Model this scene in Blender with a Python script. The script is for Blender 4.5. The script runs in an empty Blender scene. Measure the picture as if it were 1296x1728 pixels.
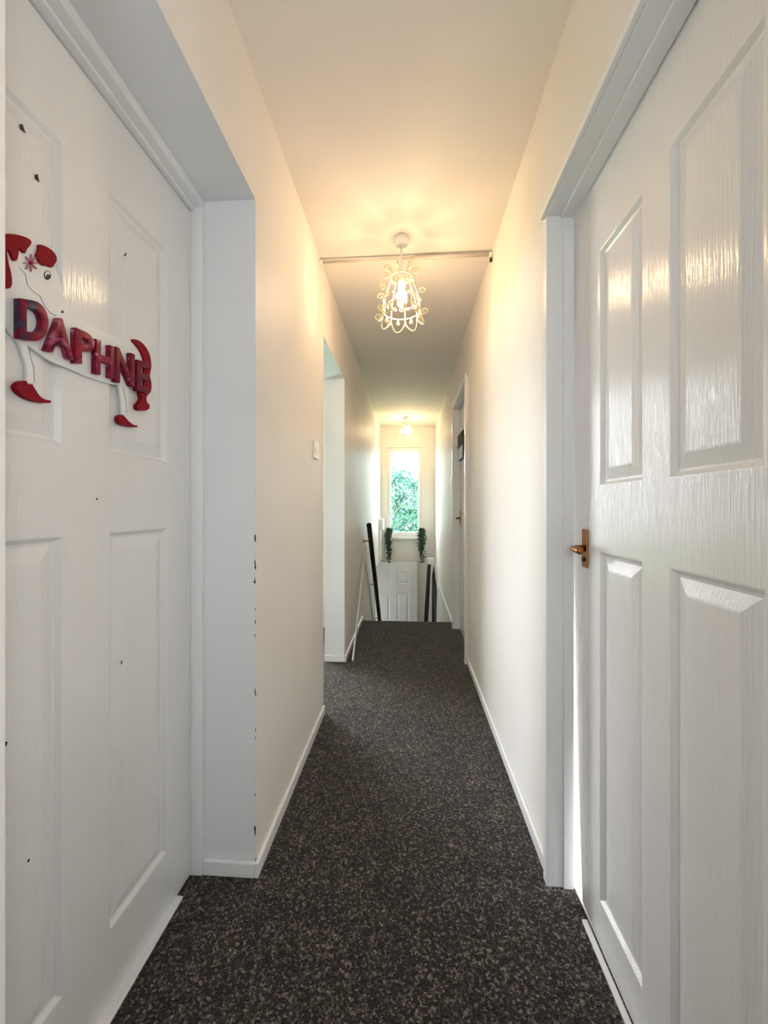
import bpy, bmesh, math, random
from mathutils import Vector, Matrix
from mathutils.geometry import tessellate_polygon

S = bpy.context.scene
COL = S.collection
PI = math.pi
random.seed(7)

# ------------------------------------------------------------------ camera
HC = 1.105                                   # lens height above the carpet
YAW = math.atan(42 / 650)
cam = bpy.data.cameras.new('camera')
cam_ob = bpy.data.objects.new('camera', cam)
COL.objects.link(cam_ob)
cam.sensor_fit = 'HORIZONTAL'
cam.sensor_width = 36
cam.lens = 36 * 650 / 1296
cam.shift_y = -8 / 1296
cam.clip_start = 0.02
cam_ob.location = (0, 0, HC)
cam_ob.rotation_euler = (PI / 2, 0, YAW)
S.camera = cam_ob

# ------------------------------------------------------------------ world, light, exposure
S.view_settings.view_transform = 'Standard'
S.view_settings.look = 'None'
S.view_settings.exposure = 0.0
S.view_settings.gamma = 1.0
S.view_settings.use_curve_mapping = False
SKY = 13.0
SKY_GLOW = 15.0              # hazy sun behind thin cloud, beyond the left-hand room
BULB = 215.0
BULB_FAR = 230.0
BULB_COL = (1.0, 0.67, 0.37)
w = bpy.data.worlds.new('sky')
S.world = w
w.use_nodes = True
bg = w.node_tree.nodes['Background']
bg.inputs[0].default_value = (0.86, 0.93, 1.0, 1)
wn, wl_ = w.node_tree.nodes, w.node_tree.links
tcw = wn.new('ShaderNodeTexCoord')
dotn = wn.new('ShaderNodeVectorMath')
dotn.operation = 'DOT_PRODUCT'
dotn.inputs[1].default_value = Vector((-0.82, 0.53, 0.30)).normalized()
mr = wn.new('ShaderNodeMapRange')
mr.interpolation_type = 'SMOOTHSTEP'
mr.inputs['From Min'].default_value = 0.84
mr.inputs['From Max'].default_value = 0.97
mr.inputs['To Min'].default_value = SKY
mr.inputs['To Max'].default_value = SKY + SKY_GLOW
wl_.new(tcw.outputs['Generated'], dotn.inputs[0])
wl_.new(dotn.outputs['Value'], mr.inputs['Value'])
wl_.new(mr.outputs['Result'], bg.inputs[1])


def portal(name, loc, rot, sx, sy):
    l = bpy.data.lights.new(name, 'AREA')
    l.shape = 'RECTANGLE'
    l.size, l.size_y = sx, sy
    l.cycles.is_portal = True
    o = bpy.data.objects.new(name, l)
    o.location, o.rotation_euler = loc, rot
    COL.objects.link(o)


# daylight comes in through openings in the walls, some of them added; portals only help the sampler find them
portal('daylight_stair_window', (-0.07, 6.33, 1.35), (-PI / 2, 0, 0), 0.56, 1.46)
portal('daylight_left_room', (-1.85, 3.56, 1.3), (-PI / 2, 0, 0), 1.5, 1.8)
portal('daylight_hall_end', (0.0, -0.98, 1.4), (PI / 2, 0, 0), 0.34, 0.7)
portal('daylight_added_side', (0.485, -0.42, 1.35), (0, PI / 2, 0), 0.72, 0.32)  # unseen opening behind the camera, added to light the left door
portal('daylight_added_lower', (-1.46, 5.65, -0.75), (0, -PI / 2, 0), 0.85, 0.26)  # no door built here; unseen opening added to brighten the lower stairwell
portal('daylight_right_room', (1.22, 0.95, 0.95), (0, PI / 2, 0), 1.5, 0.6)


# ------------------------------------------------------------------ materials
def mat(name, col=(0.8, 0.8, 0.8), rough=0.5, metal=0.0, spec=0.5, coat=0.0):
    m = bpy.data.materials.new(name)
    m.use_nodes = True
    b = m.node_tree.nodes['Principled BSDF']
    b.inputs['Base Color'].default_value = (*col, 1)
    b.inputs['Roughness'].default_value = rough
    b.inputs['Metallic'].default_value = metal
    b.inputs['Specular IOR Level'].default_value = spec
    b.inputs['Coat Weight'].default_value = coat
    return m


def nd(m, t, **kw):
    n = m.node_tree.nodes.new(t)
    for k, v in kw.items():
        setattr(n, k, v)
    return n


def lk(m, a, b):
    m.node_tree.links.new(a, b)


def bsdf(m):
    return m.node_tree.nodes['Principled BSDF']


def coords(m, scale=(1, 1, 1)):
    tc = nd(m, 'ShaderNodeTexCoord')
    mp = nd(m, 'ShaderNodeMapping')
    mp.inputs['Scale'].default_value = scale
    lk(m, tc.outputs['Object'], mp.inputs['Vector'])
    return mp.outputs['Vector']


def noise(m, vec, scale, detail=3, rough=0.5):
    n = nd(m, 'ShaderNodeTexNoise')
    n.inputs['Scale'].default_value = scale
    n.inputs['Detail'].default_value = detail
    n.inputs['Roughness'].default_value = rough
    lk(m, vec, n.inputs['Vector'])
    return n.outputs['Fac']


def bump(m, height, strength, dist):
    b = nd(m, 'ShaderNodeBump')
    b.inputs['Strength'].default_value = strength
    b.inputs['Distance'].default_value = dist
    lk(m, height, b.inputs['Height'])
    lk(m, b.outputs['Normal'], bsdf(m).inputs['Normal'])
    return b


def ramp(m, fac, stops):
    r = nd(m, 'ShaderNodeValToRGB')
    e = r.color_ramp.elements
    while len(e) < len(stops):
        e.new(0.5)
    for i, (p, c) in enumerate(stops):
        e[i].position = p
        e[i].color = (*c, 1)
    lk(m, fac, r.inputs['Fac'])
    return r.outputs['Color']


M = {}
# emulsion walls: warm white, faint roller texture and gentle unevenness
M['wall'] = mat('wall_emulsion', (0.80, 0.755, 0.69), 0.55, spec=0.3)
v = coords(M['wall'])
c = ramp(M['wall'], noise(M['wall'], v, 2.2, 4), [(0.3, (0.775, 0.735, 0.685)), (0.7, (0.815, 0.775, 0.725))])
lk(M['wall'], c, bsdf(M['wall']).inputs['Base Color'])
bump(M['wall'], noise(M['wall'], v, 90, 2), 0.12, 0.004)
# the same paint on the left wall, knocked off along the corner by the first door


def math_node(m, op, a, b=None, c=None):
    n = nd(m, 'ShaderNodeMath', operation=op)
    for i, x in enumerate((a, b, c)):
        if x is None:
            continue
        if isinstance(x, (int, float)):
            n.inputs[i].default_value = x
        else:
            lk(m, x, n.inputs[i])
    return n.outputs[0]


def chipped(name, c0, c1):
    mm = mat(name, c0, 0.5, spec=0.3)
    v = coords(mm)
    base = ramp(mm, noise(mm, v, 2.2, 4), [(0.3, c0), (0.7, c1)])
    sep = nd(mm, 'ShaderNodeSeparateXYZ')
    lk(mm, v, sep.inputs[0])
    dx = math_node(mm, 'ABSOLUTE', math_node(mm, 'ADD', sep.outputs[0], 0.460))
    dy = math_node(mm, 'ABSOLUTE', math_node(mm, 'SUBTRACT', sep.outputs[1], 1.13))
    d = math_node(mm, 'ADD', dx, dy)
    low = math_node(mm, 'LESS_THAN', sep.outputs[2], 1.22)
    nz = noise(mm, coords(mm, (1, 1, 0.55)), 48, 2)
    thr = math_node(mm, 'MULTIPLY', math_node(mm, 'SUBTRACT', nz, 0.57), 0.045)
    chip = math_node(mm, 'MULTIPLY', math_node(mm, 'LESS_THAN', d, thr), low)
    mix = nd(mm, 'ShaderNodeMix', data_type='RGBA')
    lk(mm, chip, mix.inputs[0])
    lk(mm, base, mix.inputs[6])
    mix.inputs[7].default_value = (0.035, 0.028, 0.022, 1)
    lk(mm, mix.outputs[2], bsdf(mm).inputs['Base Color'])
    bump(mm, noise(mm, v, 90, 2), 0.12, 0.004)
    return mm


M['wall_chipped'] = chipped('wall_emulsion_chipped', (0.775, 0.735, 0.685), (0.815, 0.775, 0.725))
M['reveal'] = chipped('white_reveal_paint', (0.75, 0.76, 0.765), (0.78, 0.79, 0.795))

M['ceiling'] = mat('ceiling_emulsion', (0.79, 0.75, 0.70), 0.7, spec=0.2)
v = coords(M['ceiling'])
bump(M['ceiling'], noise(M['ceiling'], v, 70, 3), 0.15, 0.004)

# painted doors: white satin over an embossed vertical grain
M['door'] = mat('door_gloss_paint', (0.80, 0.79, 0.775), 0.13, spec=0.5)
v = coords(M['door'], (1, 1, 0.045))
h1 = noise(M['door'], v, 230, 3, 0.6)
bump(M['door'], h1, 0.34, 0.0035)
M['trim'] = mat('white_gloss_trim', (0.83, 0.83, 0.82), 0.28)
v = coords(M['trim'])
bump(M['trim'], noise(M['trim'], v, 40, 3), 0.10, 0.004)
M['plastic'] = mat('white_plastic', (0.85, 0.84, 0.81), 0.3)
M['cream_metal'] = mat('cream_enamel_metal', (0.80, 0.70, 0.44), 0.35)
M['rod'] = mat('white_enamel_rod', (0.60, 0.52, 0.46), 0.4)
M['brass'] = mat('aged_brass', (0.36, 0.16, 0.05), 0.24, metal=1.0)
M['black'] = mat('dark_stained_wood', (0.010, 0.007, 0.007), 0.55, spec=0.3)
M['brown'] = mat('dark_brown_wood', (0.03, 0.014, 0.010), 0.4)
v = coords(M['brown'], (14, 14, 0.8))
lk(M['brown'], ramp(M['brown'], noise(M['brown'], v, 6, 4), [(0.3, (0.02, 0.009, 0.007)), (0.7, (0.05, 0.022, 0.015))]), bsdf(M['brown']).inputs['Base Color'])
M['mark'] = mat('bare_wood_chip', (0.030, 0.020, 0.014), 0.7)
M['ink'] = mat('black_paint', (0.012, 0.012, 0.014), 0.5)
M['grey_line'] = mat('grey_pencil_line', (0.25, 0.25, 0.26), 0.6)
M['red'] = mat('deep_red_paint', (0.24, 0.002, 0.012), 0.6, spec=0.15)
M['mauve'] = mat('dusky_pink_paint', (0.42, 0.16, 0.22), 0.5)
M['white_board'] = mat('white_painted_board', (0.80, 0.80, 0.79), 0.4)


def letter_mat(name, stops, scale, kind):
    m = mat(name, (0.3, 0.01, 0.05), 0.4, spec=0.2)
    v = coords(m)
    if kind == 'dots':
        t = nd(m, 'ShaderNodeTexVoronoi')
        t.inputs['Scale'].default_value = scale
        lk(m, v, t.inputs['Vector'])
        f = t.outputs['Distance']
    else:
        f = noise(m, v, scale, 3, 0.6)
    lk(m, ramp(m, f, stops), bsdf(m).inputs['Base Color'])
    return m


CR, PK, PU, TE, WH = (0.17, 0.002, 0.020), (0.36, 0.06, 0.13), (0.05, 0.012, 0.06), (0.03, 0.07, 0.09), (0.55, 0.42, 0.42)
LM = {
    'D': letter_mat('purple_crimson_paper', [(0.36, TE), (0.44, PU), (0.52, CR), (0.66, (0.3, 0.006, 0.04))], 34, 'noise'),
    'A': letter_mat('crimson_floral_paper', [(0.42, CR), (0.52, (0.20, 0.01, 0.04)), (0.60, PK), (0.72, (0.32, 0.18, 0.22))], 50, 'noise'),
    'P': letter_mat('red_flower_paper', [(0.40, (0.30, 0.006, 0.03)), (0.55, CR), (0.62, PK), (0.70, WH)], 48, 'noise'),
    'H': letter_mat('raspberry_dotted_paper', [(0.10, WH), (0.22, PK), (0.34, (0.25, 0.008, 0.05)), (0.8, CR)], 90, 'dots'),
    'N': letter_mat('maroon_dotted_paper', [(0.12, PK), (0.25, (0.30, 0.03, 0.07)), (0.36, (0.16, 0.004, 0.02)), (0.8, CR)], 75, 'dots'),
    'E': letter_mat('maroon_striped_paper', [(0.34, (0.04, 0.03, 0.06)), (0.38, TE), (0.42, (0.14, 0.002, 0.015)), (0.7, CR)], 40, 'noise'),
}

# flecked loop carpet
M['carpet'] = mat('flecked_carpet', (0.03, 0.03, 0.03), 0.95, spec=0.1)
mm = M['carpet']
v = coords(mm)
vo = nd(mm, 'ShaderNodeTexVoronoi')
vo.inputs['Scale'].default_value = 215
nz = nd(mm, 'ShaderNodeTexNoise')
nz.inputs['Scale'].default_value = 120
nz.inputs['Detail'].default_value = 3
lk(mm, v, nz.inputs['Vector'])
wob = nd(mm, 'ShaderNodeVectorMath', operation='MULTIPLY_ADD')
lk(mm, nz.outputs['Color'], wob.inputs[0])
wob.inputs[1].default_value = (0.012, 0.012, 0.012)
lk(mm, v, wob.inputs[2])
lk(mm, wob.outputs[0], vo.inputs['Vector'])
sp = nd(mm, 'ShaderNodeSeparateColor')
lk(mm, vo.outputs['Color'], sp.inputs[0])
fleck = ramp(mm, sp.outputs[0], [(0.0, (0.006, 0.005, 0.0045)), (0.50, (0.020, 0.0163, 0.0135)),
                                 (0.77, (0.088, 0.071, 0.057)), (1.0, (0.34, 0.28, 0.235))])
big = ramp(mm, noise(mm, v, 9, 4, 0.6), [(0.3, (0.75, 0.75, 0.78)), (0.7, (1.15, 1.1, 1.05))])
mx = nd(mm, 'ShaderNodeMix', data_type='RGBA', blend_type='MULTIPLY')
mx.inputs[0].default_value = 1.0
lk(mm, fleck, mx.inputs[6])
lk(mm, big, mx.inputs[7])
lk(mm, mx.outputs[2], bsdf(mm).inputs['Base Color'])
bsdf(mm).inputs['Sheen Weight'].default_value = 0.15
bump(mm, noise(mm, v, 260, 2, 0.7), 0.9, 0.012)

# foliage, glass, outside
M['leaf_dark'] = mat('dark_trailing_leaf', (0.018, 0.055, 0.022), 0.45)
M['leaf_tree'] = mat('pale_tree_leaf', (0.12, 0.245, 0.19), 0.6)
M['bark'] = mat('tree_bark', (0.20, 0.17, 0.13), 0.9)
M['grass'] = mat('bounce_lawn_grass', (0.16, 0.34, 0.12), 0.9)
v = coords(M['grass'])
lk(M['grass'], ramp(M['grass'], noise(M['grass'], v, 6, 5), [(0.3, (0.12, 0.30, 0.09)), (0.7, (0.22, 0.40, 0.16))]), bsdf(M['grass']).inputs['Base Color'])
g = bpy.data.materials.new('window_glass')
g.use_nodes = True
nt = g.node_tree
nt.nodes.remove(nt.nodes['Principled BSDF'])
tr = nt.nodes.new('ShaderNodeBsdfTransparent')
tr.inputs[0].default_value = (0.94, 1.0, 0.98, 1)
gl = nt.nodes.new('ShaderNodeBsdfGlossy')
gl.inputs['Roughness'].default_value = 0.02
mxs = nt.nodes.new('ShaderNodeMixShader')
mxs.inputs[0].default_value = 0.015
nt.links.new(tr.outputs[0], mxs.inputs[1])
nt.links.new(gl.outputs[0], mxs.inputs[2])
nt.links.new(mxs.outputs[0], nt.nodes['Material Output'].inputs[0])
M['glass'] = g


def bulb_mat(name, strength):
    m = bpy.data.materials.new(name)
    m.use_nodes = True
    b = bsdf(m)
    b.inputs['Base Color'].default_value = (0.9, 0.8, 0.6, 1)
    b.inputs['Emission Color'].default_value = (*BULB_COL, 1)
    b.inputs['Emission Strength'].default_value = strength
    return m


# ------------------------------------------------------------------ mesh helpers
class MB:
    """collects simple shapes, then links them as one mesh object"""

    def __init__(self):
        self.bm = bmesh.new()

    def box(self, x0, x1, y0, y1, z0, z1):
        p = [(x, y, z) for z in (z0, z1) for y in (y0, y1) for x in (x0, x1)]
        vs = [self.bm.verts.new(q) for q in p]
        for f in ((0, 2, 3, 1), (4, 5, 7, 6), (0, 1, 5, 4), (2, 6, 7, 3), (0, 4, 6, 2), (1, 3, 7, 5)):
            self.bm.faces.new([vs[i] for i in f])
        return self

    def tube(self, pts, r, n=8, closed=False, caps=True, up=(0, 0, 1)):
        pts = [Vector(p) for p in pts]
        N = len(pts)
        rs = r if isinstance(r, (list, tuple)) else [r] * N
        rings = []
        prev = None
        for i in range(N):
            a = pts[(i - 1) % N] if (closed or i > 0) else pts[i]
            b = pts[(i + 1) % N] if (closed or i < N - 1) else pts[i]
            t = (b - a)
            t = t.normalized() if t.length > 1e-9 else Vector((0, 0, 1))
            if prev is None:
                ref = Vector(up) if abs(t.dot(Vector(up))) < 0.95 else Vector((1, 0, 0))
                nrm = t.cross(ref).normalized()
            else:
                nrm = (prev - t * prev.dot(t))
                nrm = nrm.normalized() if nrm.length > 1e-6 else t.orthogonal().normalized()
            prev = nrm
            bn = t.cross(nrm)
            rings.append([self.bm.verts.new(pts[i] + (nrm * math.cos(2 * PI * k / n) + bn * math.sin(2 * PI * k / n)) * rs[i]) for k in range(n)])
        for i in range(N if closed else N - 1):
            A, B = rings[i], rings[(i + 1) % N]
            for k in range(n):
                self.bm.faces.new((A[k], A[(k + 1) % n], B[(k + 1) % n], B[k]))
        if not closed and caps:
            self.bm.faces.new(rings[0][::-1])
            self.bm.faces.new(rings[-1])
        return self

    def lathe(self, prof, n=32, c=(0, 0, 0)):
        rings = []
        for r, z in prof:
            if r < 1e-6:
                rings.append([self.bm.verts.new((c[0], c[1], c[2] + z))])
            else:
                rings.append([self.bm.verts.new((c[0] + r * math.cos(2 * PI * k / n), c[1] + r * math.sin(2 * PI * k / n), c[2] + z)) for k in range(n)])
        for A, B in zip(rings, rings[1:]):
            for k in range(n):
                if len(A) == 1 and len(B) == 1:
                    continue
                if len(A) == 1:
                    self.bm.faces.new((A[0], B[(k + 1) % n], B[k]))
                elif len(B) == 1:
                    self.bm.faces.new((A[k], A[(k + 1) % n], B[0]))
                else:
                    self.bm.faces.new((A[k], A[(k + 1) % n], B[(k + 1) % n], B[k]))
        return self

    def prism(self, outline, depth):
        """outline: 3-D points in one plane; depth: vector it is extruded along"""
        P = [Vector(p) for p in outline]
        D = Vector(depth)
        a = [self.bm.verts.new(p) for p in P]
        b = [self.bm.verts.new(p + D) for p in P]
        for t in tessellate_polygon([P]):
            try:
                self.bm.faces.new([a[i] for i in t])
                self.bm.faces.new([b[i] for i in reversed(t)])
            except ValueError:
                pass
        n = len(P)
        for i in range(n):
            self.bm.faces.new((a[i], a[(i + 1) % n], b[(i + 1) % n], b[i]))
        return self

    def build(self, name, m, parent=None, smooth=False, bevel=0.0, seg=2):
        bmesh.ops.recalc_face_normals(self.bm, faces=self.bm.faces)
        me = bpy.data.meshes.new(name)
        self.bm.to_mesh(me)
        self.bm.free()
        me.materials.append(m)
        if smooth:
            for p in me.polygons:
                p.use_smooth = True
        o = bpy.data.objects.new(name, me)
        COL.objects.link(o)
        if parent:
            o.parent = parent
        if bevel:
            b = o.modifiers.new('bevel', 'BEVEL')
            b.width, b.segments, b.limit_method = bevel, seg, 'ANGLE'
        return o


def struct(o, label=None, cat=None):
    o['kind'] = 'structure'
    if label:
        o['label'], o['category'] = label, cat
    return o


def tag(o, label, cat, group=None):
    o['label'], o['category'] = label, cat
    if group:
        o['group'] = group
    return o


def thing(name, label, cat, loc=(0, 0, 0), rz=0.0, group=None):
    o = bpy.data.objects.new(name, None)
    o.empty_display_size = 0.1
    COL.objects.link(o)
    o.location, o.rotation_euler = loc, (0, 0, rz)
    return tag(o, label, cat, group)


def smooth_loop(pts, n=4):
    out = []
    N = len(pts)
    P = [Vector(p) for p in pts]
    for i in range(N):
        a, b, c_, d_ = P[i - 1], P[i], P[(i + 1) % N], P[(i + 2) % N]
        for k in range(n):
            t = k / n
            out.append(0.5 * ((2 * b) + (c_ - a) * t + (2 * a - 5 * b + 4 * c_ - d_) * t * t + (3 * b - a - 3 * c_ + d_) * t ** 3))
    return out


def smooth_path(pts, n=6):
    P = [Vector(p) for p in pts]
    P = [P[0] * 2 - P[1]] + P + [P[-1] * 2 - P[-2]]
    out = []
    for i in range(1, len(P) - 2):
        a, b, c_, d_ = P[i - 1], P[i], P[i + 1], P[i + 2]
        for k in range(n):
            t = k / n
            out.append(0.5 * ((2 * b) + (c_ - a) * t + (2 * a - 5 * b + 4 * c_ - d_) * t * t + (3 * b - a - 3 * c_ + d_) * t ** 3))
    out.append(P[-2])
    return out


# ------------------------------------------------------------------ the shell
XL, XR, HT, YF, YE = -0.46, 0.42, 2.40, 6.20, 3.74   # walls, ceiling, far wall, stair edge
DEEP = -2.70
R1A, R1B = 0.411, 1.13        # first left recess
R2A, R2B = 2.04, 2.735        # doorway into the left room
D1A, D1B = 0.44, 1.15         # right-hand door by the camera
D3A, D3B = 2.775, 3.53         # right-hand door by the stairs

m = MB()
m.box(-0.85, 0.48, -1.0, YE, -0.22, 0.0)
m.box(-2.75, -0.85, 1.25, 4.0, -0.22, 0.0)
struct(m.build('floor', M['carpet']), 'dark flecked grey carpet along the narrow landing', 'floor')

m = MB()
m.box(-0.85, 0.90, -1.0, YF + 0.12, HT, HT + 0.1)
m.box(-2.75, -0.85, 1.25, 4.1, HT, HT + 0.1)
m.box(0.90, 1.25, 0.15, 1.41, HT, HT + 0.1)
struct(m.build('ceiling', M['ceiling']), 'white painted ceiling of the landing', 'ceiling')

m = MB()
m.box(-0.76, XL, -1.0, R1A, 0, HT)
m.box(-0.76, XL, R1A, R1B, 2.03, HT)
m.box(-0.78, -0.74, R1A, R1B, 0, 2.03)
m.box(-0.76, XL, R1B, 1.25, 0, HT)
m.box(-0.605, XL, 1.25, R2A, 0, HT)
m.box(-0.605, XL, R2A, R2B, 2.03, HT)
m.box(-0.605, XL, R2B, YE, 0, HT)
m.box(-0.605, XL, YE, 5.30, DEEP, HT)
m.box(-0.605, XL, 5.30, YF, 0.27, HT)
wl = m.build('wall_left', M['wall_chipped'])
wl.data.materials.append(M['reveal'])            # the door reveals are painted white
for p in wl.data.polygons:
    if (abs(p.normal.y) > 0.9 or p.normal.z < -0.9) and p.center.y < 2.9:
        p.material_index = 1
struct(wl, 'left landing wall with two door recesses and a chipped corner', 'wall')

m = MB()
m.box(XR, 0.476, -1.0, -0.58, 0, HT)
m.box(XR, 0.476, -0.58, -0.26, 0, 0.99)  # below the unseen opening added for daylight on the left door
m.box(XR, 0.476, -0.58, -0.26, 1.71, HT)
m.box(XR, 0.476, -0.26, D1A, 0, HT)
m.box(XR, 0.476, D1A, D1B + 0.028, 1.978, HT)
m.box(XR, 0.476, D1B + 0.028, D3A - 0.028, 0, HT)
m.box(XR, 0.476, D3A - 0.028, D3B + 0.028, 2.028, HT)
m.box(XR, 0.476, D3B + 0.028, YE, 0, HT)
m.box(XR, 0.476, YE, YF, DEEP, HT)
m.box(0.51, 0.54, 2.6, 3.8, 0, HT)
struct(m.build('wall_right', M['wall']), 'right landing wall running to the stairs', 'wall')

WX0, WX1, WZ0, WZ1 = -0.345, 0.205, 0.63, 2.065
m = MB()
m.box(-1.4, WX0, YF, YF + 0.12, DEEP, HT)
m.box(WX1, 0.6, YF, YF + 0.12, DEEP, HT)
m.box(WX0, WX1, YF, YF + 0.12, DEEP, WZ0)
m.box(WX0, WX1, YF, YF + 0.12, WZ1, HT)
struct(m.build('wall_far', M['wall']), 'far end wall of the stairwell with the tall window', 'wall')

m = MB()
m.box(-0.76, -0.17, -1.06, -1.0, 0, HT)
m.box(0.17, 0.60, -1.06, -1.0, 0, HT)
m.box(-0.17, 0.17, -1.06, -1.0, 0, 1.05)
m.box(-0.17, 0.17, -1.06, -1.0, 1.75, HT)
struct(m.build('wall_back', M['wall']))

m = MB()                       # bedroom beyond the open doorway on the left
m.box(-2.80, -2.70, 1.25, 3.55, 0, HT)
m.box(-2.70, -0.605, 1.20, 1.25, 0, HT)
m.box(-2.70, -2.60, 3.5, 3.55, 0, HT)
m.box(-1.10, -0.605, 3.5, 3.55, 0, HT)
m.box(-2.60, -1.10, 3.5, 3.55, 0, 0.40)
m.box(-2.60, -1.10, 3.5, 3.55, 2.20, HT)
struct(m.build('wall_left_room', M['wall']))

m = MB()                       # room behind the door on the right
m.box(0.476, 1.25, 0.15, 0.2, 0, HT)
m.box(0.476, 1.25, 1.36, 1.41, 0, HT)
m.box(1.20, 1.25, 0.2, 0.65, 0, HT)
m.box(1.20, 1.25, 1.25, 1.36, 0, HT)
m.box(1.20, 1.25, 0.65, 1.25, 0, 0.2)
m.box(1.20, 1.25, 0.65, 1.25, 1.70, HT)
struct(m.build('wall_right_room', M['wall']))

m = MB()
m.box(0.48, 1.25, 0.15, 1.41, -0.22, 0.001)
struct(m.build('floor_right_room', M['white_board']))

m = MB()                       # lower hall under the stairs
m.box(-1.4, 0.6, 3.0, YF, DEEP - 0.1, DEEP)
m.box(-1.45, -1.4, 5.1, YF, DEEP, -1.18)
m.box(-1.45, -1.4, 5.1, YF, -0.33, 0.27)
m.box(-1.45, -1.4, 5.1, 5.52, -1.25, -0.25)  # beside the unseen opening added to light the stair foot
m.box(-1.45, -1.4, 5.78, YF, -1.25, -0.25)
m.box(-1.4, -0.605, 5.1, 5.2, DEEP, 0.27)
m.box(-1.4, -0.605, 5.2, YF, 0.20, 0.27)
struct(m.build('wall_lower_hall', M['wall']))

m = MB()                       # carpeted flight going down
n = 9
for i in range(n):
    z1 = -0.19 * (i + 1)
    m.box(XL, XR, YE + 0.195 * i, YE + 0.195 * (i + 1) + 0.02, z1 - 0.19, z1)
m.box(-1.35, XR, YE + 0.195 * n, YF, -0.19 * (n + 1) - 0.1, -0.19 * (n + 1))
struct(m.build('stairs', M['carpet']), 'carpeted stairs going down towards the window', 'stairs')

m = MB()
m.box(-30, 30, YF + 0.3, 60, -2.95, -2.85)  # ground out of view, added for its green bounce into the stairwell
struct(m.build('bounce_lawn', M['grass']))


# skirting boards (small, about 45 mm, rounded top edge)
def skirt(name, boxes):
    m = MB()
    for b in boxes:
        m.box(*b)
    return struct(m.build(name, M['trim'], bevel=0.004))


SK, SH = 0.013, 0.046
skirt('baseboard_left', [(XL, XL + SK, R1B - SK, R2A, 0, SH), (-0.618, XL, R1B - SK, R1B, 0, SH)])
skirt('baseboard_left_stairs', [(XL, XL + SK, R2B - SK, YE, 0, SH), (-0.605, XL, R2B - SK, R2B, 0, SH)])
skirt('baseboard_left_corner', [(XL, XL + SK, -1.0, R1A, 0, SH)])
skirt('baseboard_right', [(XR - SK, XR, D1B + 0.028, D3A - 0.028, 0, SH)])
skirt('baseboard_right_stairs', [(XR - SK, XR, D3B + 0.028, YF, -0.035, 0.022)])
# little white sill in front of the left door
m = MB()
m.box(-0.665, -0.636, R1A, 1.05, 0, 0.008)
struct(m.build('trim_1', M['trim'], bevel=0.003), 'white threshold strip under the left door', 'threshold')

# ---- door linings
m = MB()                       # left recess: lining and head
m.box(-0.735, -0.618, R1B - 0.014, R1B, 0, 2.004)
m.box(-0.735, -0.618, R1A, R1A + 0.012, 0, 2.004)
m.box(-0.735, -0.618, R1A, R1B, 2.004, 2.03)
m.box(-0.735, -0.641, R1A + 0.012, R1B - 0.014, 1.994, 2.004)
struct(m.build('trim_2', M['trim'], bevel=0.0015), 'white lining around the left door in its recess', 'door frame')

m = MB()                       # right door near camera
m.box(0.400, 0.476, D1B, D1B + 0.028, 0, 1.953)
m.box(0.400, 0.476, D1A - 0.028, D1A, 0, 1.953)
m.box(0.400, 0.476, D1A - 0.028, D1B + 0.028, 1.953, 1.978)
m.box(0.440, 0.476, D1A, D1B, 1.944, 1.953)
m.box(0.388, 0.400, D1A - 0.028, D1B + 0.022, 1.956, 1.975)
m.box(0.447, 0.476, D1B - 0.005, D1B, 0, 1.944)
struct(m.build('trim_3', M['trim'], bevel=0.0015), 'white lining around the right door nearest the camera', 'door frame')
m = MB()
m.box(0.460, 0.474, D1A, 1.06, 0, 0.007)
struct(m.build('trim_6', M['trim'], bevel=0.002), 'white threshold strip under the right door nearest the camera', 'threshold')

m = MB()                       # right door by the stairs
m.box(0.403, 0.51, D3A - 0.028, D3A, 0, 2.0)
m.box(0.403, 0.51, D3B, D3B + 0.028, 0, 2.0)
m.box(0.403, 0.51, D3A - 0.028, D3B + 0.028, 2.0, 2.028)
m.box(0.393, 0.403, D3A - 0.040, D3A - 0.004, 0, 2.006)
m.box(0.393, 0.403, D3B + 0.004, D3B + 0.040, 0, 2.006)
m.box(0.393, 0.403, D3A - 0.040, D3B + 0.040, 2.006, 2.045)
struct(m.build('trim_4', M['trim'], bevel=0.0015), 'white frame around the right-hand door by the stairs', 'door frame')

# thin bead down the corner of the left doorway
m = MB()
m.box(XL - 0.006, XL + 0.002, R2A - 0.004, R2A + 0.004, SH, 2.03)
struct(m.build('trim_5', M['wall']))


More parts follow.
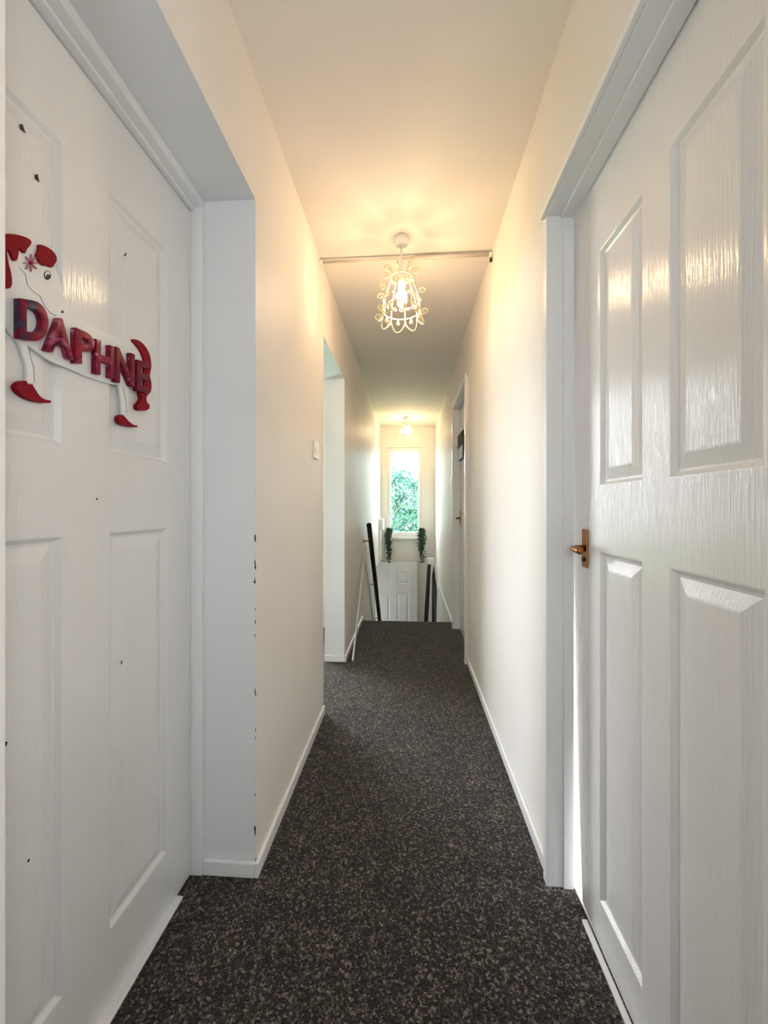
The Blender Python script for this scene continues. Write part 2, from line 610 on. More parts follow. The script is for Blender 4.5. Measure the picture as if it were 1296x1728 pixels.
# ------------------------------------------------------------------ moulded doors
def door_leaf(name, W, H, panels, T=0.038, edge=None):
    """leaf in its own frame: s along +x, z up, front face at y = 0 looking to -y; panels: (s0, s1, z0, z1)"""
    ss = sorted({0, W, *[p[0] for p in panels], *[p[1] for p in panels]})
    zs = sorted({0, H, *[p[2] for p in panels], *[p[3] for p in panels]})
    bm = bmesh.new()
    grid = {}

    def V(s, y, z):
        k = (round(s, 5), round(y, 5), round(z, 5))
        if k not in grid:
            grid[k] = bm.verts.new((s, y, z))
        return grid[k]

    def inp(s, z):
        return any(p[0] < s < p[1] and p[2] < z < p[3] for p in panels)

    for y, flip in ((0, 1), (T, 0)):
        sg = 1 if flip else -1
        for i in range(len(ss) - 1):
            for j in range(len(zs) - 1):
                if inp((ss[i] + ss[i + 1]) / 2, (zs[j] + zs[j + 1]) / 2):
                    continue
                bm.faces.new((V(ss[i], y, zs[j]), V(ss[i + 1], y, zs[j]), V(ss[i + 1], y, zs[j + 1]), V(ss[i], y, zs[j + 1])))
        for (a, b, c_, d_) in panels:
            rings = []
            for ins, dep in ((0, 0), (0.003, 0.0005), (0.011, 0.0085), (0.016, 0.0095), (0.042, 0.0015), (0.046, 0.001)):
                yy = y + sg * dep
                rings.append([V(a + ins, yy, c_ + ins), V(b - ins, yy, c_ + ins), V(b - ins, yy, d_ - ins), V(a + ins, yy, d_ - ins)])
            for A, B in zip(rings, rings[1:]):
                for k in range(4):
                    bm.faces.new((A[k], A[(k + 1) % 4], B[(k + 1) % 4], B[k]))
            bm.faces.new(rings[-1])
    for i in range(len(ss) - 1):
        for z in (0, H):
            bm.faces.new((V(ss[i], 0, z), V(ss[i + 1], 0, z), V(ss[i + 1], T, z), V(ss[i], T, z)))
    for j in range(len(zs) - 1):
        for s in (0, W):
            bm.faces.new((V(s, 0, zs[j]), V(s, 0, zs[j + 1]), V(s, T, zs[j + 1]), V(s, T, zs[j])))
    if edge:
        for vv in bm.verts:
            if abs(vv.co.x) < 1e-4:
                vv.co.x += edge(vv.co.z)
    bmesh.ops.recalc_face_normals(bm, faces=bm.faces)
    me = bpy.data.meshes.new(name)
    bm.to_mesh(me)
    bm.free()
    me.materials.append(M['door'])
    o = bpy.data.objects.new(name, me)
    COL.objects.link(o)
    return o


def lever(parent, s, z, sgn=-1, plate=(0.03, 0.105), reach=-1, length=0.06):
    """brass lever handle on a back plate; local door frame"""
    h = MB().box(s - plate[0] / 2, s + plate[0] / 2, -0.006, 0, z - plate[1] / 2, z + plate[1] / 2).build('door_handle', M['brass'], parent, bevel=0.003)
    l = MB()
    l.tube([(s, -0.004, z), (s, -0.030, z)], 0.009, 12)
    l.tube(smooth_path([(s, -0.026, z), (s + reach * 0.004, -0.036, z), (s + reach * 0.02, -0.040, z), (s + reach * length, -0.040, z - 0.002)], 5), 0.0085, 10)
    l.build('lever', M['brass'], h, smooth=True)
    k = MB().lathe([(0, 0), (0.006, 0.0), (0.006, 0.004), (0, 0.004)], 12).build('keyhole', M['ink'], h)
    k.location = (s, -0.006, z - 0.03)
    k.rotation_euler = (PI / 2, 0, 0)
    return h


# left door: face looks to +x, s runs from the near side to the far side
HL = 1.985
d1 = door_leaf('door_1', 0.690, HL, [(0.075, 0.275, 1.215, 1.800), (0.075, 0.275, 0.160, 1.045),
                                      (0.385, 0.585, 1.215, 1.800), (0.385, 0.585, 0.160, 1.045)])
d1.location = (-0.668, 0.424, 0.006)
d1.rotation_euler = (0, 0, PI / 2 - 0.020)
struct(d1, 'white panelled door in the left recess with a red letter sign', 'door')

# right door by the camera: face looks to -x, s runs from latch (far) to hinge (near)
d2 = door_leaf('door_2', 0.722, 1.955, [(0.169, 0.352, 1.150, 1.748), (0.169, 0.352, 0.100, 0.987),
                                         (0.433, 0.630, 1.150, 1.765), (0.433, 0.630, 0.100, 0.987)],
               edge=lambda z: 0.072 * max(0, 1 - z / 0.98))
d2.location = (0.483, 1.179, 0.008)
d2.rotation_euler = (0, 0, -PI / 2 - 0.006)
struct(d2, 'white panelled door on the right nearest the camera with a brass handle', 'door')
lever(d2, 0.095, 0.985, reach=1)

# right door by the stairs
d3 = door_leaf('door_3', 0.745, 1.985, [(0.105, 0.32, 1.22, 1.80), (0.105, 0.32, 0.18, 1.05),
                                         (0.425, 0.64, 1.22, 1.80), (0.425, 0.64, 0.18, 1.05)])
d3.location = (0.460, 3.525, 0.008)
d3.rotation_euler = (0, 0, -PI / 2)
struct(d3, 'white door on the right beside the stairs with a dark hanging sign', 'door')
lever(d3, 0.05, 1.0, plate=(0.04, 0.13), reach=1)

# door at the foot of the stairs, standing open against the window wall
d4 = door_leaf('door_4', 0.755, 1.98, [(0.12, 0.325, 1.63, 1.83), (0.43, 0.635, 1.63, 1.83),
                                       (0.12, 0.325, 0.92, 1.49), (0.43, 0.635, 0.92, 1.49),
                                       (0.12, 0.325, 0.2, 0.78), (0.43, 0.635, 0.2, 0.78)])
d4.location = (-0.625, 6.13, -1.745)
struct(d4, 'white six-panel door below the window at the foot of the stairs', 'door')

# ------------------------------------------------------------------ window
m = MB()
fy0, fy1, fw = YF + 0.03, YF + 0.085, 0.055
m.box(WX0, WX0 + fw, fy0, fy1, WZ0 + 0.075, WZ1 - 0.07)
m.box(WX1 - fw, WX1, fy0, fy1, WZ0 + 0.075, WZ1 - 0.07)
m.box(WX0, WX1, fy0, fy1, WZ0, WZ0 + 0.075)
m.box(WX0, WX1, fy0, fy1, WZ1 - 0.07, WZ1)
win = struct(m.build('window_1', M['plastic'], bevel=0.004), 'tall narrow white window above the stairwell', 'window')
MB().box(WX0 + fw - 0.005, WX1 - fw + 0.005, YF + 0.055, YF + 0.061, WZ0 + 0.07, WZ1 - 0.07).build('glass', M['glass'], win)
MB().box(WX0 - 0.06, WX1 + 0.06, YF - 0.045, YF + 0.03, WZ0 - 0.035, WZ0).build('window_sill', M['plastic'], win, bevel=0.005)

# ------------------------------------------------------------------ pendant lamps
NR = 8


def spiral(cx, cz, r0, r1, a0, a1, n=16):
    return [(cx + (r0 + (r1 - r0) * i / n) * math.cos(a0 + (a1 - a0) * i / n),
             cz + (r0 + (r1 - r0) * i / n) * math.sin(a0 + (a1 - a0) * i / n)) for i in range(n + 1)]


ZS = 0.82                # the shade is squat


def pendant(loc, drop, label, bulb_strength, rot):
    """origin on the ceiling; drop = ceiling to the top ring of the shade"""
    t = thing('pendant_lamp', label, 'ceiling lamp', loc, rot, 'scrolled pendant lamps')
    MB().lathe([(0, 0), (0.036, 0), (0.038, -0.004), (0.037, -0.020), (0.030, -0.032), (0.012, -0.038), (0, -0.039)], 32).build('ceiling_rose', M['plastic'], t, smooth=True)
    MB().tube([(0, 0, -0.034), (0, 0, -drop - 0.005)], 0.0042, 8).build('cord', M['plastic'], t, smooth=True)
    z = -drop
    MB().lathe([(0, 0.012), (0.010, 0.010), (0.021, -0.004), (0.023, -0.030), (0.020, -0.052), (0, -0.052)], 24, (0, 0, z)).build('lamp_holder', M['plastic'], t, smooth=True)
    MB().lathe([(0, -0.050), (0.013, -0.052), (0.015, -0.066), (0.023, -0.085), (0.029, -0.105), (0.029, -0.120), (0.022, -0.138), (0.010, -0.147), (0, -0.149)], 24, (0, 0, z)).build('bulb', bulb_mat('glowing_bulb', bulb_strength), t, smooth=True)
    sh = MB()
    wr = 0.0030
    ring = lambda r, dz: [(r * math.cos(2 * PI * k / 48), r * math.sin(2 * PI * k / 48), z + dz * ZS) for k in range(48)]
    sh.tube(ring(0.052, -0.012), wr, 6, closed=True)
    for k in range(3):
        a = 2 * PI * k / 3
        sh.tube([(0.018 * math.cos(a), 0.018 * math.sin(a), z - 0.012), (0.052 * math.cos(a), 0.052 * math.sin(a), z - 0.012 * ZS)], 0.0025, 6)
    sh = sh.build('shade', M['cream_metal'], t, smooth=True)
    MB().tube(ring(0.090, -0.205), wr, 6, closed=True).build('lower_ring', M['cream_metal'], sh, smooth=True)

    def to3(path, a, tw=0.0):
        return [(r * math.cos(a) - tw * math.sin(a), r * math.sin(a) + tw * math.cos(a), z + q * ZS) for r, q in path]

    for k in range(NR):
        a = 2 * PI * (k + 0.5) / NR
        rib = MB()
        # long S rib: curl out at the crown, belly, curl out at the foot
        crown = spiral(0.075, 0.012, 0.006, 0.023, -PI * 1.6, PI, 16)
        belly = smooth_path([(0.052, 0.010), (0.052, -0.012), (0.064, -0.060), (0.082, -0.120), (0.091, -0.170), (0.092, -0.205), (0.096, -0.236)], 5)[1:]
        foot = spiral(0.112, -0.224, 0.022, 0.006, PI * 1.15, PI * 3.6, 18)
        rib.tube(to3(crown + belly + foot, a), wr, 6)
        # a smaller leaf curl half way down
        side = spiral(0.104, -0.105, 0.004, 0.020, -PI * 1.5, PI * 0.9, 14)
        rib.tube(to3(side + [(0.083, -0.125), (0.090, -0.150)], a), 0.0024, 6)
        # pair of curls lying in the shade's surface
        for sg in (-1, 1):
            pth = []
            for u, q in spiral(0.013, 0.0, 0.003, 0.012, -PI * 1.3, PI, 12):
                q2 = (-0.150 + q) * ZS
                pth.append((0.088 * math.cos(a + sg * u * 1.3 / 0.088), 0.088 * math.sin(a + sg * u * 1.3 / 0.088), z + q2))
            pth.append((0.092 * math.cos(a), 0.092 * math.sin(a), z - 0.190 * ZS))
            rib.tube(pth, 0.0022, 5)
        rib.build('scroll', M['cream_metal'], sh, smooth=True)
    for k in range(NR):
        a0, a1 = 2 * PI * (k + 0.5) / NR, 2 * PI * (k + 1.5) / NR
        sw = MB()
        pts = []
        for i in range(11):
            u = i / 10
            aa = a0 + (a1 - a0) * u
            r = 0.092 + 0.020 * math.sin(PI * u)
            pts.append((r * math.cos(aa), r * math.sin(aa), z - (0.232 + 0.042 * math.sin(PI * u)) * ZS))
        sw.tube(pts, 0.0028, 6)
        am = (a0 + a1) / 2
        sw.lathe([(0, 0.026), (0.004, 0.020), (0.009, 0.008), (0.009, 0.0), (0, -0.006)], 10, (0.088 * math.cos(am), 0.088 * math.sin(am), z - 0.240 * ZS))
        sw.tube([(0.088 * math.cos(am), 0.088 * math.sin(am), z - 0.205 * ZS), (0.088 * math.cos(am), 0.088 * math.sin(am), z - 0.222 * ZS)], 0.002, 6)
        sw.build('swag', M['cream_metal'], sh, smooth=True)
    return t


pendant((-0.037, 1.856, HT), 0.180, 'white scrolled metal pendant lamp near the middle of the landing, hanging before the rod', BULB, 0.2)
pendant((-0.043, 5.55, HT), 0.095, 'smaller-looking scrolled pendant lamp on the short cord over the stairwell by the window', BULB_FAR, 0.5)

# ------------------------------------------------------------------ tension rod
t = thing('tension_rod', 'thin white telescopic rod spanning the landing just under the ceiling', 'rod', (0, 1.97, 2.375))
MB().tube([(XL + 0.012, 0, -0.002), (0.05, 0, 0.002)], 0.006, 12).build('inner_tube', M['rod'], t, smooth=True)
MB().tube([(0.03, 0, 0.002), (XR - 0.016, 0, 0.004)], 0.0095, 12).build('outer_tube', M['rod'], t, smooth=True)
for x0, x1, z in ((XL, XL + 0.014, -0.002), (XR - 0.018, XR, 0.004)):
    MB().tube([(x0, 0, z), (x1, 0, z)], 0.011, 16).build('end_cap', M['plastic'], t, smooth=True)
MB().box(XR - 0.014, XR - 0.002, -0.008, 0.006, -0.034, -0.016).build('clip', M['ink'], t, bevel=0.002)


# ------------------------------------------------------------------ light switches
def light_switch(loc, sx, label):
    t = thing('light_switch', label, 'light switch', loc)
    MB().box(min(0, sx * 0.010), max(0, sx * 0.010), -0.043, 0.043, -0.043, 0.043).build('plate', M['plastic'], t, bevel=0.003)
    r = MB()
    r.prism([(sx * 0.009, -0.011, -0.018), (sx * 0.014, -0.011, -0.018), (sx * 0.010, -0.011, 0.018), (sx * 0.009, -0.011, 0.018)], (0, 0.022, 0))
    r.build('rocker', M['plastic'], t)
    for y in (-0.030, 0.030):
        s = MB().lathe([(0, 0), (0.004, 0), (0.004, 0.0012), (0, 0.0015)], 10).build('screw', M['rod'], t)
        s.location, s.rotation_euler = (sx * 0.010, y, 0), (0, sx * PI / 2, 0)


light_switch((XL, 1.865, 1.385), 1, 'square white light switch on the left wall before the doorway')
light_switch((XR, 3.80, 1.355), -1, 'small white light switch beyond the door on the right wall, by the stairs')

# ------------------------------------------------------------------ handrail on the left of the stairs
A, B = Vector((-0.392, 3.77, 0.935)), Vector((-0.392, 5.55, -0.80))
dirv = (B - A).normalized()
t = thing('handrail', 'dark wooden handrail sloping down the left wall of the stairs', 'handrail', A)
rail = MB()
rail.tube([Vector((0, 0, 0)), B - A], 0.025, 20)
rail.build('rail', M['black'], t, smooth=False, bevel=0.004)
bb = MB()
for u0, u1 in ((0.36, 2.30),):
    p0, p1 = dirv * u0, dirv * u1
    perp = Vector((0, -dirv.z, dirv.y)) * -1
    if perp.z < 0:
        perp = -perp
    o1, o2 = perp * -0.115, perp * 0.02
    off = Vector((XL - A.x, 0, 0))
    bb.prism([off + p0 + o1, off + p1 + o1, off + p1 + o2, off + p0 + o2], (0.012, 0, 0))
bb.build('backing_board', M['trim'], t)
for u in (0.16, 0.95, 1.75):
    p = dirv * u
    q = MB()
    q.tube(smooth_path([p + Vector((XL - A.x + 0.002, 0, -0.06)), p + Vector((-0.03, 0, -0.06)), p + Vector((-0.006, 0, -0.045)), p + Vector((0, 0, -0.015))], 4), 0.006, 8)
    q.tube([p + Vector((XL - A.x, 0, -0.06)), p + Vector((XL - A.x + 0.005, 0, -0.06))], 0.02, 12)
    q.build('bracket', M['brass'], t, smooth=True)

# white batten leaning on the left wall
p0, p1 = Vector((-0.408, 2.745, 0.004)), Vector((-0.446, 3.86, 0.665))
ax = (p1 - p0).normalized()
sd = ax.cross(Vector((1, 0, 0))).normalized()
m = MB()
o_ = [sd * -0.012, sd * 0.012]
m.prism([p0 + o_[0], p0 + o_[1], p1 + o_[1], p1 + o_[0]], (0.012, 0, 0))
tag(m.build('batten', M['trim']), 'thin white wooden batten leaning along the left wall at the top of the stairs', 'batten')

# trunking with a box in the corner by the window
t = thing('trunking', 'white vertical trunking topped by a square box in the corner left of the window', 'trunking', (XL, 6.2, 0.27))
MB().box(0, 0.062, -0.06, 0, 0, 0.50).build('cover', M['plastic'], t, bevel=0.004)
MB().box(0, 0.066, -0.34, -0.0, 0.49, 0.655).build('box', M['white_board'], t, bevel=0.006)
MB().box(0, 0.03, -0.36, -0.06, 0.0, 0.49).build('side_strip', M['plastic'], t, bevel=0.004)

# ------------------------------------------------------------------ boards stored beside the stairs
m = MB()
m.prism([(0.195, 5.82, -1.1), (0.265, 5.82, -1.1), (0.338, 5.92, 0.235), (0.285, 5.92, 0.235)], (0, 0.03, 0))
tag(m.build('wooden_board', M['brown']), 'dark brown board leaning under the white block, left of the black board', 'board')
m = MB()
m.prism([(0.330, 5.55, -1.1), (0.385, 5.55, -1.1), (0.405, 5.60, -0.10), (0.372, 5.72, 0.25), (0.340, 5.70, 0.10)], (0, 0.03, 0))
tag(m.build('wooden_board', M['black']), 'black board with a pointed top leaning against the right wall of the stairs', 'board')
m = MB()
m.prism([(0.285, 5.89, 0.236), (0.372, 5.89, 0.236), (0.380, 5.89, 0.325), (0.285, 5.89, 0.325)], (0, 0.08, 0))
tag(m.build('white_block', M['plastic'], bevel=0.004), 'white block resting on top of the brown board by the stairs', 'block')
m = MB()
m.prism([(0.285, 5.96, -1.1), (0.375, 5.96, -1.1), (0.395, 6.05, 0.20), (0.345, 6.05, 0.20)], (0, 0.02, 0))
tag(m.build('wooden_board', M['white_board']), 'pale board standing behind and between the two dark boards', 'board')

# ------------------------------------------------------------------ trailing plants on the sill
def leaf_quad(bm, p, d, up, L, W):
    d = d.normalized()
    s = d.cross(up)
    s = s.normalized() if s.length > 1e-4 else d.orthogonal().normalized()
    n_ = s.cross(d)
    a = bm.verts.new(p)
    b1 = bm.verts.new(p + d * L * 0.45 + s * W * 0.5)
    b2 = bm.verts.new(p + d * L * 0.45 - s * W * 0.5)
    cc = bm.verts.new(p + d * L * 0.5 + n_ * W * 0.15)
    e = bm.verts.new(p + d * L)
    bm.faces.new((a, b1, cc))
    bm.faces.new((a, cc, b2))
    bm.faces.new((b1, e, cc))
    bm.faces.new((cc, e, b2))


def trailing(x, z0, length, wid, label, seed):
    rnd = random.Random(seed)
    t = thing('trailing_plant', label, 'plant', (x, YF - 0.022, z0), 0, 'trailing plants on the window sill')
    MB().lathe([(0, 0), (0.022, 0), (0.026, 0.02), (0.032, 0.085), (0.030, 0.085), (0.024, 0.02), (0, 0.012)], 20).build('pot', M['plastic'], t, smooth=True)
    st = MB()
    fo = MB()
    for i in range(11):
        sx = rnd.uniform(-1, 1)
        ln = length * (rnd.uniform(0.35, 0.9) if i > 2 else 1.0)
        pts = [Vector((0, 0, 0.075)), Vector((sx * 0.03, -0.03, 0.12)), Vector((sx * wid, -0.055, 0.04)),
               Vector((sx * wid * 0.7, -0.06, -ln * 0.45)), Vector((sx * wid * 0.3 + rnd.uniform(-0.01, 0.01), -0.05, -ln))]
        pp = smooth_path(pts, 5)
        st.tube(pp, 0.0018, 4)
        for p in pp[4:]:
            for _ in range(2):
                d = Vector((rnd.uniform(-1, 1), rnd.uniform(-1, 0.1), rnd.uniform(-1.2, 0.5)))
                leaf_quad(fo.bm, p, d, Vector((0, -1, 0.3)), rnd.uniform(0.030, 0.062), rnd.uniform(0.014, 0.028))
    for i in range(18):
        d = Vector((rnd.uniform(-1, 1), rnd.uniform(-1, 0.0), rnd.uniform(-0.2, 0.9)))
        leaf_quad(fo.bm, Vector((rnd.uniform(-0.03, 0.03), -0.02, 0.085)), d, Vector((0, 0, 1)), 0.07, 0.016)
    st.build('stems', M['leaf_dark'], t)
    fo.build('foliage', M['leaf_dark'], t)


trailing(-0.318, WZ0 + 0.001, 0.38, 0.045, 'dark green trailing plant hanging from the left end of the window sill', 3)
trailing(0.200, WZ0 + 0.001, 0.38, 0.062, 'bushier dark green trailing plant hanging from the right end of the window sill', 5)

# ------------------------------------------------------------------ dark sign hung on the far right door
t = thing('door_sign', 'dark patterned sign hanging on the right-hand door by the stairs', 'sign', (0.456, 3.26, 1.62))
sg = mat('dark_printed_board', (0.03, 0.025, 0.02), 0.8, spec=0.1)
v = coords(sg)
lk(sg, ramp(sg, noise(sg, v, 26, 4), [(0.35, (0.012, 0.011, 0.010)), (0.55, (0.05, 0.042, 0.035)), (0.72, (0.16, 0.13, 0.10))]), bsdf(sg).inputs['Base Color'])
MB().box(-0.030, -0.002, -0.16, 0.15, -0.01, 0.105).build('board', sg, t, bevel=0.003)
MB().box(-0.030, -0.002, -0.16, 0.12, -0.115, -0.01).build('lower_board', M['ink'], t, bevel=0.003)


# ------------------------------------------------------------------ marks on the left door
def ray(u, v):
    a, b = (u - 648) / 650, (856 - v) / 650
    return Vector((a * math.cos(YAW) - math.sin(YAW), math.cos(YAW) + a * math.sin(YAW), b))


d1m = Matrix.Translation(d1.location) @ d1.rotation_euler.to_matrix().to_4x4()
d1i = d1m.inverted()
d2m = Matrix.Translation(d2.location) @ d2.rotation_euler.to_matrix().to_4x4()


def leaf_point(mtx, u, v, off):
    """photo point -> the door's own (s, y, z), on the plane y = off"""
    inv = mtx.inverted()
    o = inv @ Vector((0, 0, HC))
    d = inv.to_3x3() @ ray(u, v)
    k = (off - o.y) / d.y
    return o + d * k


def c2(x, y, off):
    return leaf_point(d1m, x * 300 / 1296, 370 + y * 390 / 1685, off)


def flat(parent, name, m, pts, y0, y1, n=4, bevel=0.0, lab=None):
    P = smooth_loop(pts, n) if n > 1 else [Vector(p) for p in pts]
    P = [Vector((p.x, y0, p.z)) for p in P]
    o = MB().prism(P, (0, y1 - y0, 0)).build(name, m, parent, bevel=bevel)
    if lab:
        o['label'] = lab
    return o


# chips where the paint has come off
def chips(parent, mtx, spots):
    for (u, v, a, b, rot) in spots:
        p = leaf_point(mtx, u, v, 0.0)
        pts = []
        for k in range(7):
            an = 2 * PI * k / 7
            rr = 1 + 0.35 * math.sin(k * 2.3 + u)
            x_, z_ = a * rr * math.cos(an), b * rr * math.sin(an)
            pts.append(Vector((p.x + x_ * math.cos(rot) - z_ * math.sin(rot), 0, p.z + x_ * math.sin(rot) + z_ * math.cos(rot))))
        dep = 0.0012
        flat(parent, 'paint_chip', M['mark'], pts, 0.0001 - dep, 0.0001, 1)


chips(d1, d1m, [(37, 216, 0.0042, 0.006, 0.5), (62, 300, 0.0035, 0.006, 0.3), (205, 1118, 0.0016, 0.004, 0),
                (211, 430, 0.0016, 0.006, -0.5), (8, 1255, 0.003, 0.005, 0), (48, 1452, 0.002, 0.0025, 0), (163, 842, 0.0015, 0.0025, 0)])

# ------------------------------------------------------------------ the name plaque
plq = thing('name_plaque', 'white dog-shaped wooden plaque with red letters, ears, shoes and tail on the left door', 'name plaque',
            d1.location, d1.rotation_euler.z)
BY0, BY1 = -0.007, -0.0005          # board thickness: it lies on the door face
body = [(-60, 300), (-40, 110), (40, 102), (150, 108), (235, 150), (300, 180), (385, 215), (425, 300), (405, 350), (435, 430), (470, 560), (515, 665),
        (520, 705), (620, 735), (770, 825), (870, 862), (985, 878), (1045, 905), (1085, 1010), (1085, 1240), (1000, 1245), (940, 1222),
        (935, 1300), (930, 1420), (890, 1428), (885, 1330), (868, 1212), (780, 1195), (620, 1142), (500, 1088), (398, 1048), (330, 1010),
        (212, 925), (245, 1075), (255, 1200), (190, 1200), (198, 1130), (190, 1050), (145, 905), (40, 780), (-40, 700)]
flat(plq, 'board', M['white_board'], [c2(x, y, BY0) for x, y in body], BY0, BY1, 1, bevel=0.0015)
RY0 = -0.012
shapes = {
    'ear': [(-70, 130), (35, 108), (90, 108), (150, 118), (200, 135), (230, 160), (222, 190), (200, 215), (185, 248), (160, 228), (142, 205), (137, 250),
            (127, 295), (112, 303), (97, 288), (82, 250), (66, 226), (52, 232), (60, 300), (82, 390), (90, 460), (80, 495), (60, 505), (40, 490), (20, 400), (-50, 300)],
    'hat': [(290, 185), (330, 195), (380, 225), (410, 265), (415, 300), (402, 325), (385, 350), (362, 344), (350, 330), (330, 340), (305, 325), (285, 300), (268, 265), (278, 240), (285, 215)],
}
flat(plq, 'ear', M['red'], [c2(x, y, RY0) for x, y in shapes['ear']], RY0, BY0, 3, bevel=0.001, lab='dark red dripping ear or hair')
flat(plq, 'ear', M['red'], [c2(x, y, RY0) for x, y in shapes['hat']], RY0, BY0, 3, bevel=0.001, lab='dark red rounded patch')
shoe1 = [(122, 1218), (150, 1185), (190, 1178), (210, 1205), (235, 1203), (250, 1225), (290, 1285), (330, 1313), (372, 1322), (366, 1338), (320, 1338), (240, 1320), (180, 1292), (138, 1255)]
shoe2 = [(868, 1442), (890, 1425), (910, 1438), (940, 1472), (975, 1498), (1002, 1505), (1000, 1516), (950, 1512), (900, 1500), (872, 1475)]
for s_ in (shoe1, shoe2):
    flat(plq, 'shoe', M['red'], [c2(x, y, RY0) for x, y in s_], RY0, -0.0005, 3, bevel=0.001, lab='pointed red shoe')
tail = [(966, 882), (1000, 878), (1042, 905), (1082, 960), (1100, 1020), (1104, 1080), (1094, 1140), (1106, 1200), (1100, 1258), (1072, 1290), (1072, 1330), (1092, 1357), (1085, 1385),
        (1050, 1396), (1012, 1388), (1003, 1360), (1025, 1332), (1036, 1305), (1030, 1262), (1050, 1210), (1050, 1100), (1052, 1030), (1020, 950)]
flat(plq, 'tail', M['red'], [c2(x, y, RY0) for x, y in tail], RY0, BY1, 3, bevel=0.001, lab='curved red tail')
fl = []
for k in range(40):
    an = 2 * PI * k / 40
    rr = 34 + 24 * math.cos(8 * an)
    fl.append((230 + rr * math.cos(an), 318 + rr * 1.15 * math.sin(an)))
f_ = flat(plq, 'flower', M['mauve'], [c2(x, y, -0.0095) for x, y in fl], -0.0095, BY0, 2, lab='dusky pink flower')
flat(f_, 'flower_centre', M['red'], [c2(230 + 13 * math.cos(k), 318 + 14 * math.sin(k), -0.011) for k in range(6)], -0.011, -0.0095, 2)
ell = lambda cx, cy, a, b, off, n=16: [c2(cx + a * math.cos(2 * PI * k / n), cy + b * math.sin(2 * PI * k / n), off) for k in range(n)]
e_ = flat(plq, 'eye', M['ink'], ell(348, 408, 25, 34, -0.0080), -0.0080, BY0, 1)
flat(e_, 'eye_white', M['white_board'], ell(348, 405, 19, 27, -0.0085), -0.0085, -0.0080, 1)
flat(e_, 'pupil', M['ink'], ell(352, 418, 15, 18, -0.0090), -0.0090, -0.0085, 1)
flat(plq, 'nose', M['ink'], ell(458, 675, 8, 9, -0.0085), -0.0085, BY0, 1)
for pts, r_ in (([(140, 350), (185, 400), (200, 480), (240, 525), (290, 560), (330, 640), (370, 685), (410, 702)], 0.0007),
                ([(205, 920), (222, 1000), (245, 1080), (252, 1190)], 0.0006), ([(895, 1225), (915, 1310), (925, 1410)], 0.0006)):
    MB().tube([c2(x, y, -0.0072) for x, y in pts], r_, 5).build('drawn_line', M['grey_line'], plq)

# letters: thick wooden capitals, each on its own place along the plaque
LET = [('D', 145, 357, 575, 870, 610, 905), ('A', 338, 545, 700, 955, 740, 1030), ('P', 552, 690, 788, 1050, 850, 1060),
       ('H', 700, 838, 868, 1125, 930, 1165), ('N', 845, 985, 925, 1185, 985, 1225), ('E', 1000, 1090, 1022, 1250, 1045, 1275)]


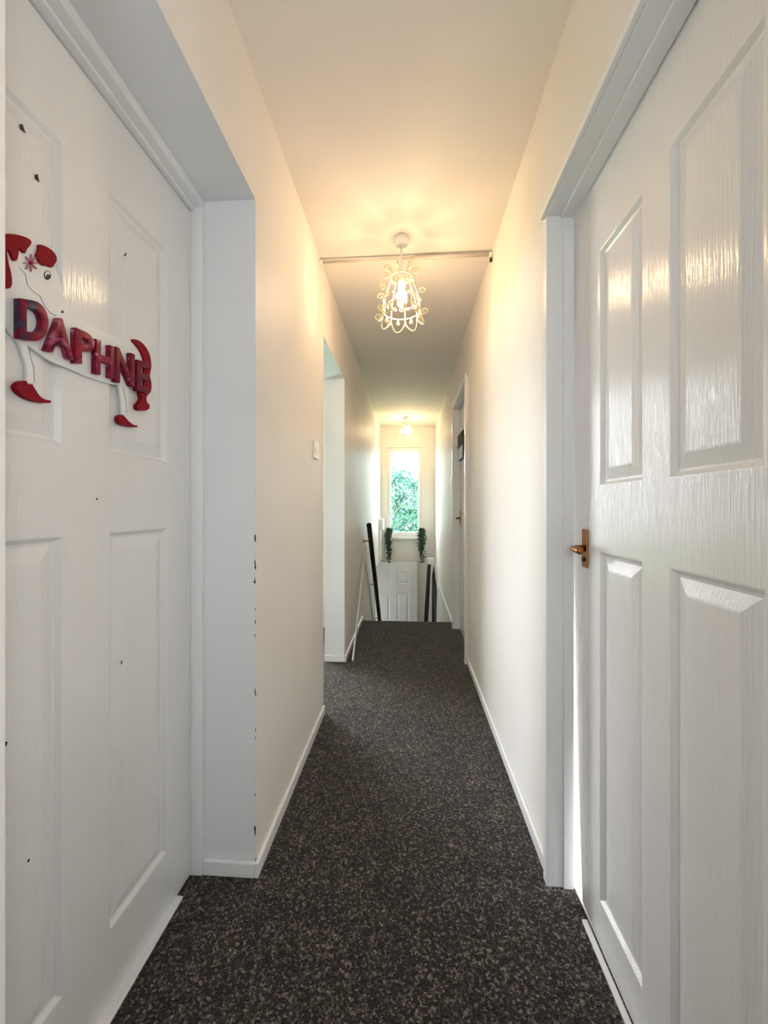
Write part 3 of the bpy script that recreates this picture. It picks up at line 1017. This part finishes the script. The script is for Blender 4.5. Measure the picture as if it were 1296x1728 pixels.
def letter(ch, xl, xr, zt_l, zb_l, zt_r, zb_r):
    cu = bpy.data.curves.new('letter', 'FONT')
    cu.body = ch
    cu.size = 1
    cu.extrude = 0.0
    cu.offset = 0.035
    cu.resolution_u = 6
    tmp = bpy.data.objects.new('letter', cu)
    COL.objects.link(tmp)
    dg = bpy.context.evaluated_depsgraph_get()
    me = bpy.data.meshes.new_from_object(tmp.evaluated_get(dg))
    bpy.data.objects.remove(tmp)
    bm = bmesh.new()
    bm.from_mesh(me)
    bmesh.ops.remove_doubles(bm, verts=bm.verts, dist=1e-4)
    xs = [q.co.x for q in bm.verts]
    ys = [q.co.y for q in bm.verts]
    x0, x1, y0, y1 = min(xs), max(xs), min(ys), max(ys)
    L0, L1 = c2(xl, zb_l, -0.019), c2(xl, zt_l, -0.019)
    R0, R1 = c2(xr, zb_r, -0.019), c2(xr, zt_r, -0.019)
    for q in bm.verts:
        u, v_ = (q.co.x - x0) / (x1 - x0), (q.co.y - y0) / (y1 - y0)
        p = (L0 * (1 - v_) + L1 * v_) * (1 - u) + (R0 * (1 - v_) + R1 * v_) * u
        q.co = (p.x, -0.019, p.z)
    ret = bmesh.ops.extrude_face_region(bm, geom=list(bm.faces))
    bmesh.ops.translate(bm, verts=[g_ for g_ in ret['geom'] if isinstance(g_, bmesh.types.BMVert)], vec=(0, 0.012, 0))
    bmesh.ops.recalc_face_normals(bm, faces=bm.faces)
    me2 = bpy.data.meshes.new('letter')
    bm.to_mesh(me2)
    bm.free()
    me2.materials.append(LM[ch])
    o = bpy.data.objects.new('letter', me2)
    COL.objects.link(o)
    o.parent = plq
    b = o.modifiers.new('bevel', 'BEVEL')
    b.width, b.segments, b.limit_method, b.angle_limit = 0.0015, 2, 'ANGLE', 0.9
    o['label'] = 'red patterned capital letter ' + ch


for a in LET:
    letter(*a)


# ------------------------------------------------------------------ trees outside the window
def tree(loc, h, r, nleaf, label, seed):
    rnd = random.Random(seed)
    t = thing('tree', label, 'tree', loc, 0, 'trees outside the window')
    tk = MB()
    tk.tube([(0, 0, 0), (0.05, 0, h * 0.3), (-0.03, 0.05, h * 0.65), (0, 0, h * 0.9)], [0.16, 0.13, 0.08, 0.03], 10)
    for k in range(7):
        a = k * 2.4
        z = h * (0.3 + 0.07 * k)
        tk.tube([(0, 0, z), (math.cos(a) * r * 0.4, math.sin(a) * r * 0.4, z + h * 0.12), (math.cos(a) * r * 0.8, math.sin(a) * r * 0.8, z + h * 0.2)], [0.05, 0.03, 0.012], 6)
    tk.build('trunk', M['bark'], t)
    fo = MB()
    cl = [(Vector((rnd.gauss(0, r * 0.42), rnd.gauss(0, r * 0.42), h * rnd.uniform(0.3, 1.0))), rnd.uniform(0.25, 0.55)) for _ in range(46)]
    for i in range(nleaf):
        cpt, cr = rnd.choice(cl)
        p = cpt + Vector((rnd.gauss(0, cr * 0.5), rnd.gauss(0, cr * 0.5), rnd.gauss(0, cr * 0.45)))
        d = Vector((rnd.uniform(-1, 1), rnd.uniform(-1, 1), rnd.uniform(-1, 0.4)))
        leaf_quad(fo.bm, p, d, Vector((0, 0, 1)), rnd.uniform(0.14, 0.26), rnd.uniform(0.07, 0.13))
    fo.build('foliage', M['leaf_tree'], t)


tree((-0.85, 13.0, -2.85), 5.0, 1.3, 9000, 'pale green tree seen in the left of the stairwell window', 11)
tree((0.6, 18.5, -2.85), 5.6, 1.5, 8000, 'pale green tree seen in the right of the stairwell window', 12)
tree((-0.3, 24.0, -2.85), 5.2, 1.6, 8000, 'pale green tree farther back between the two nearer trees', 13)
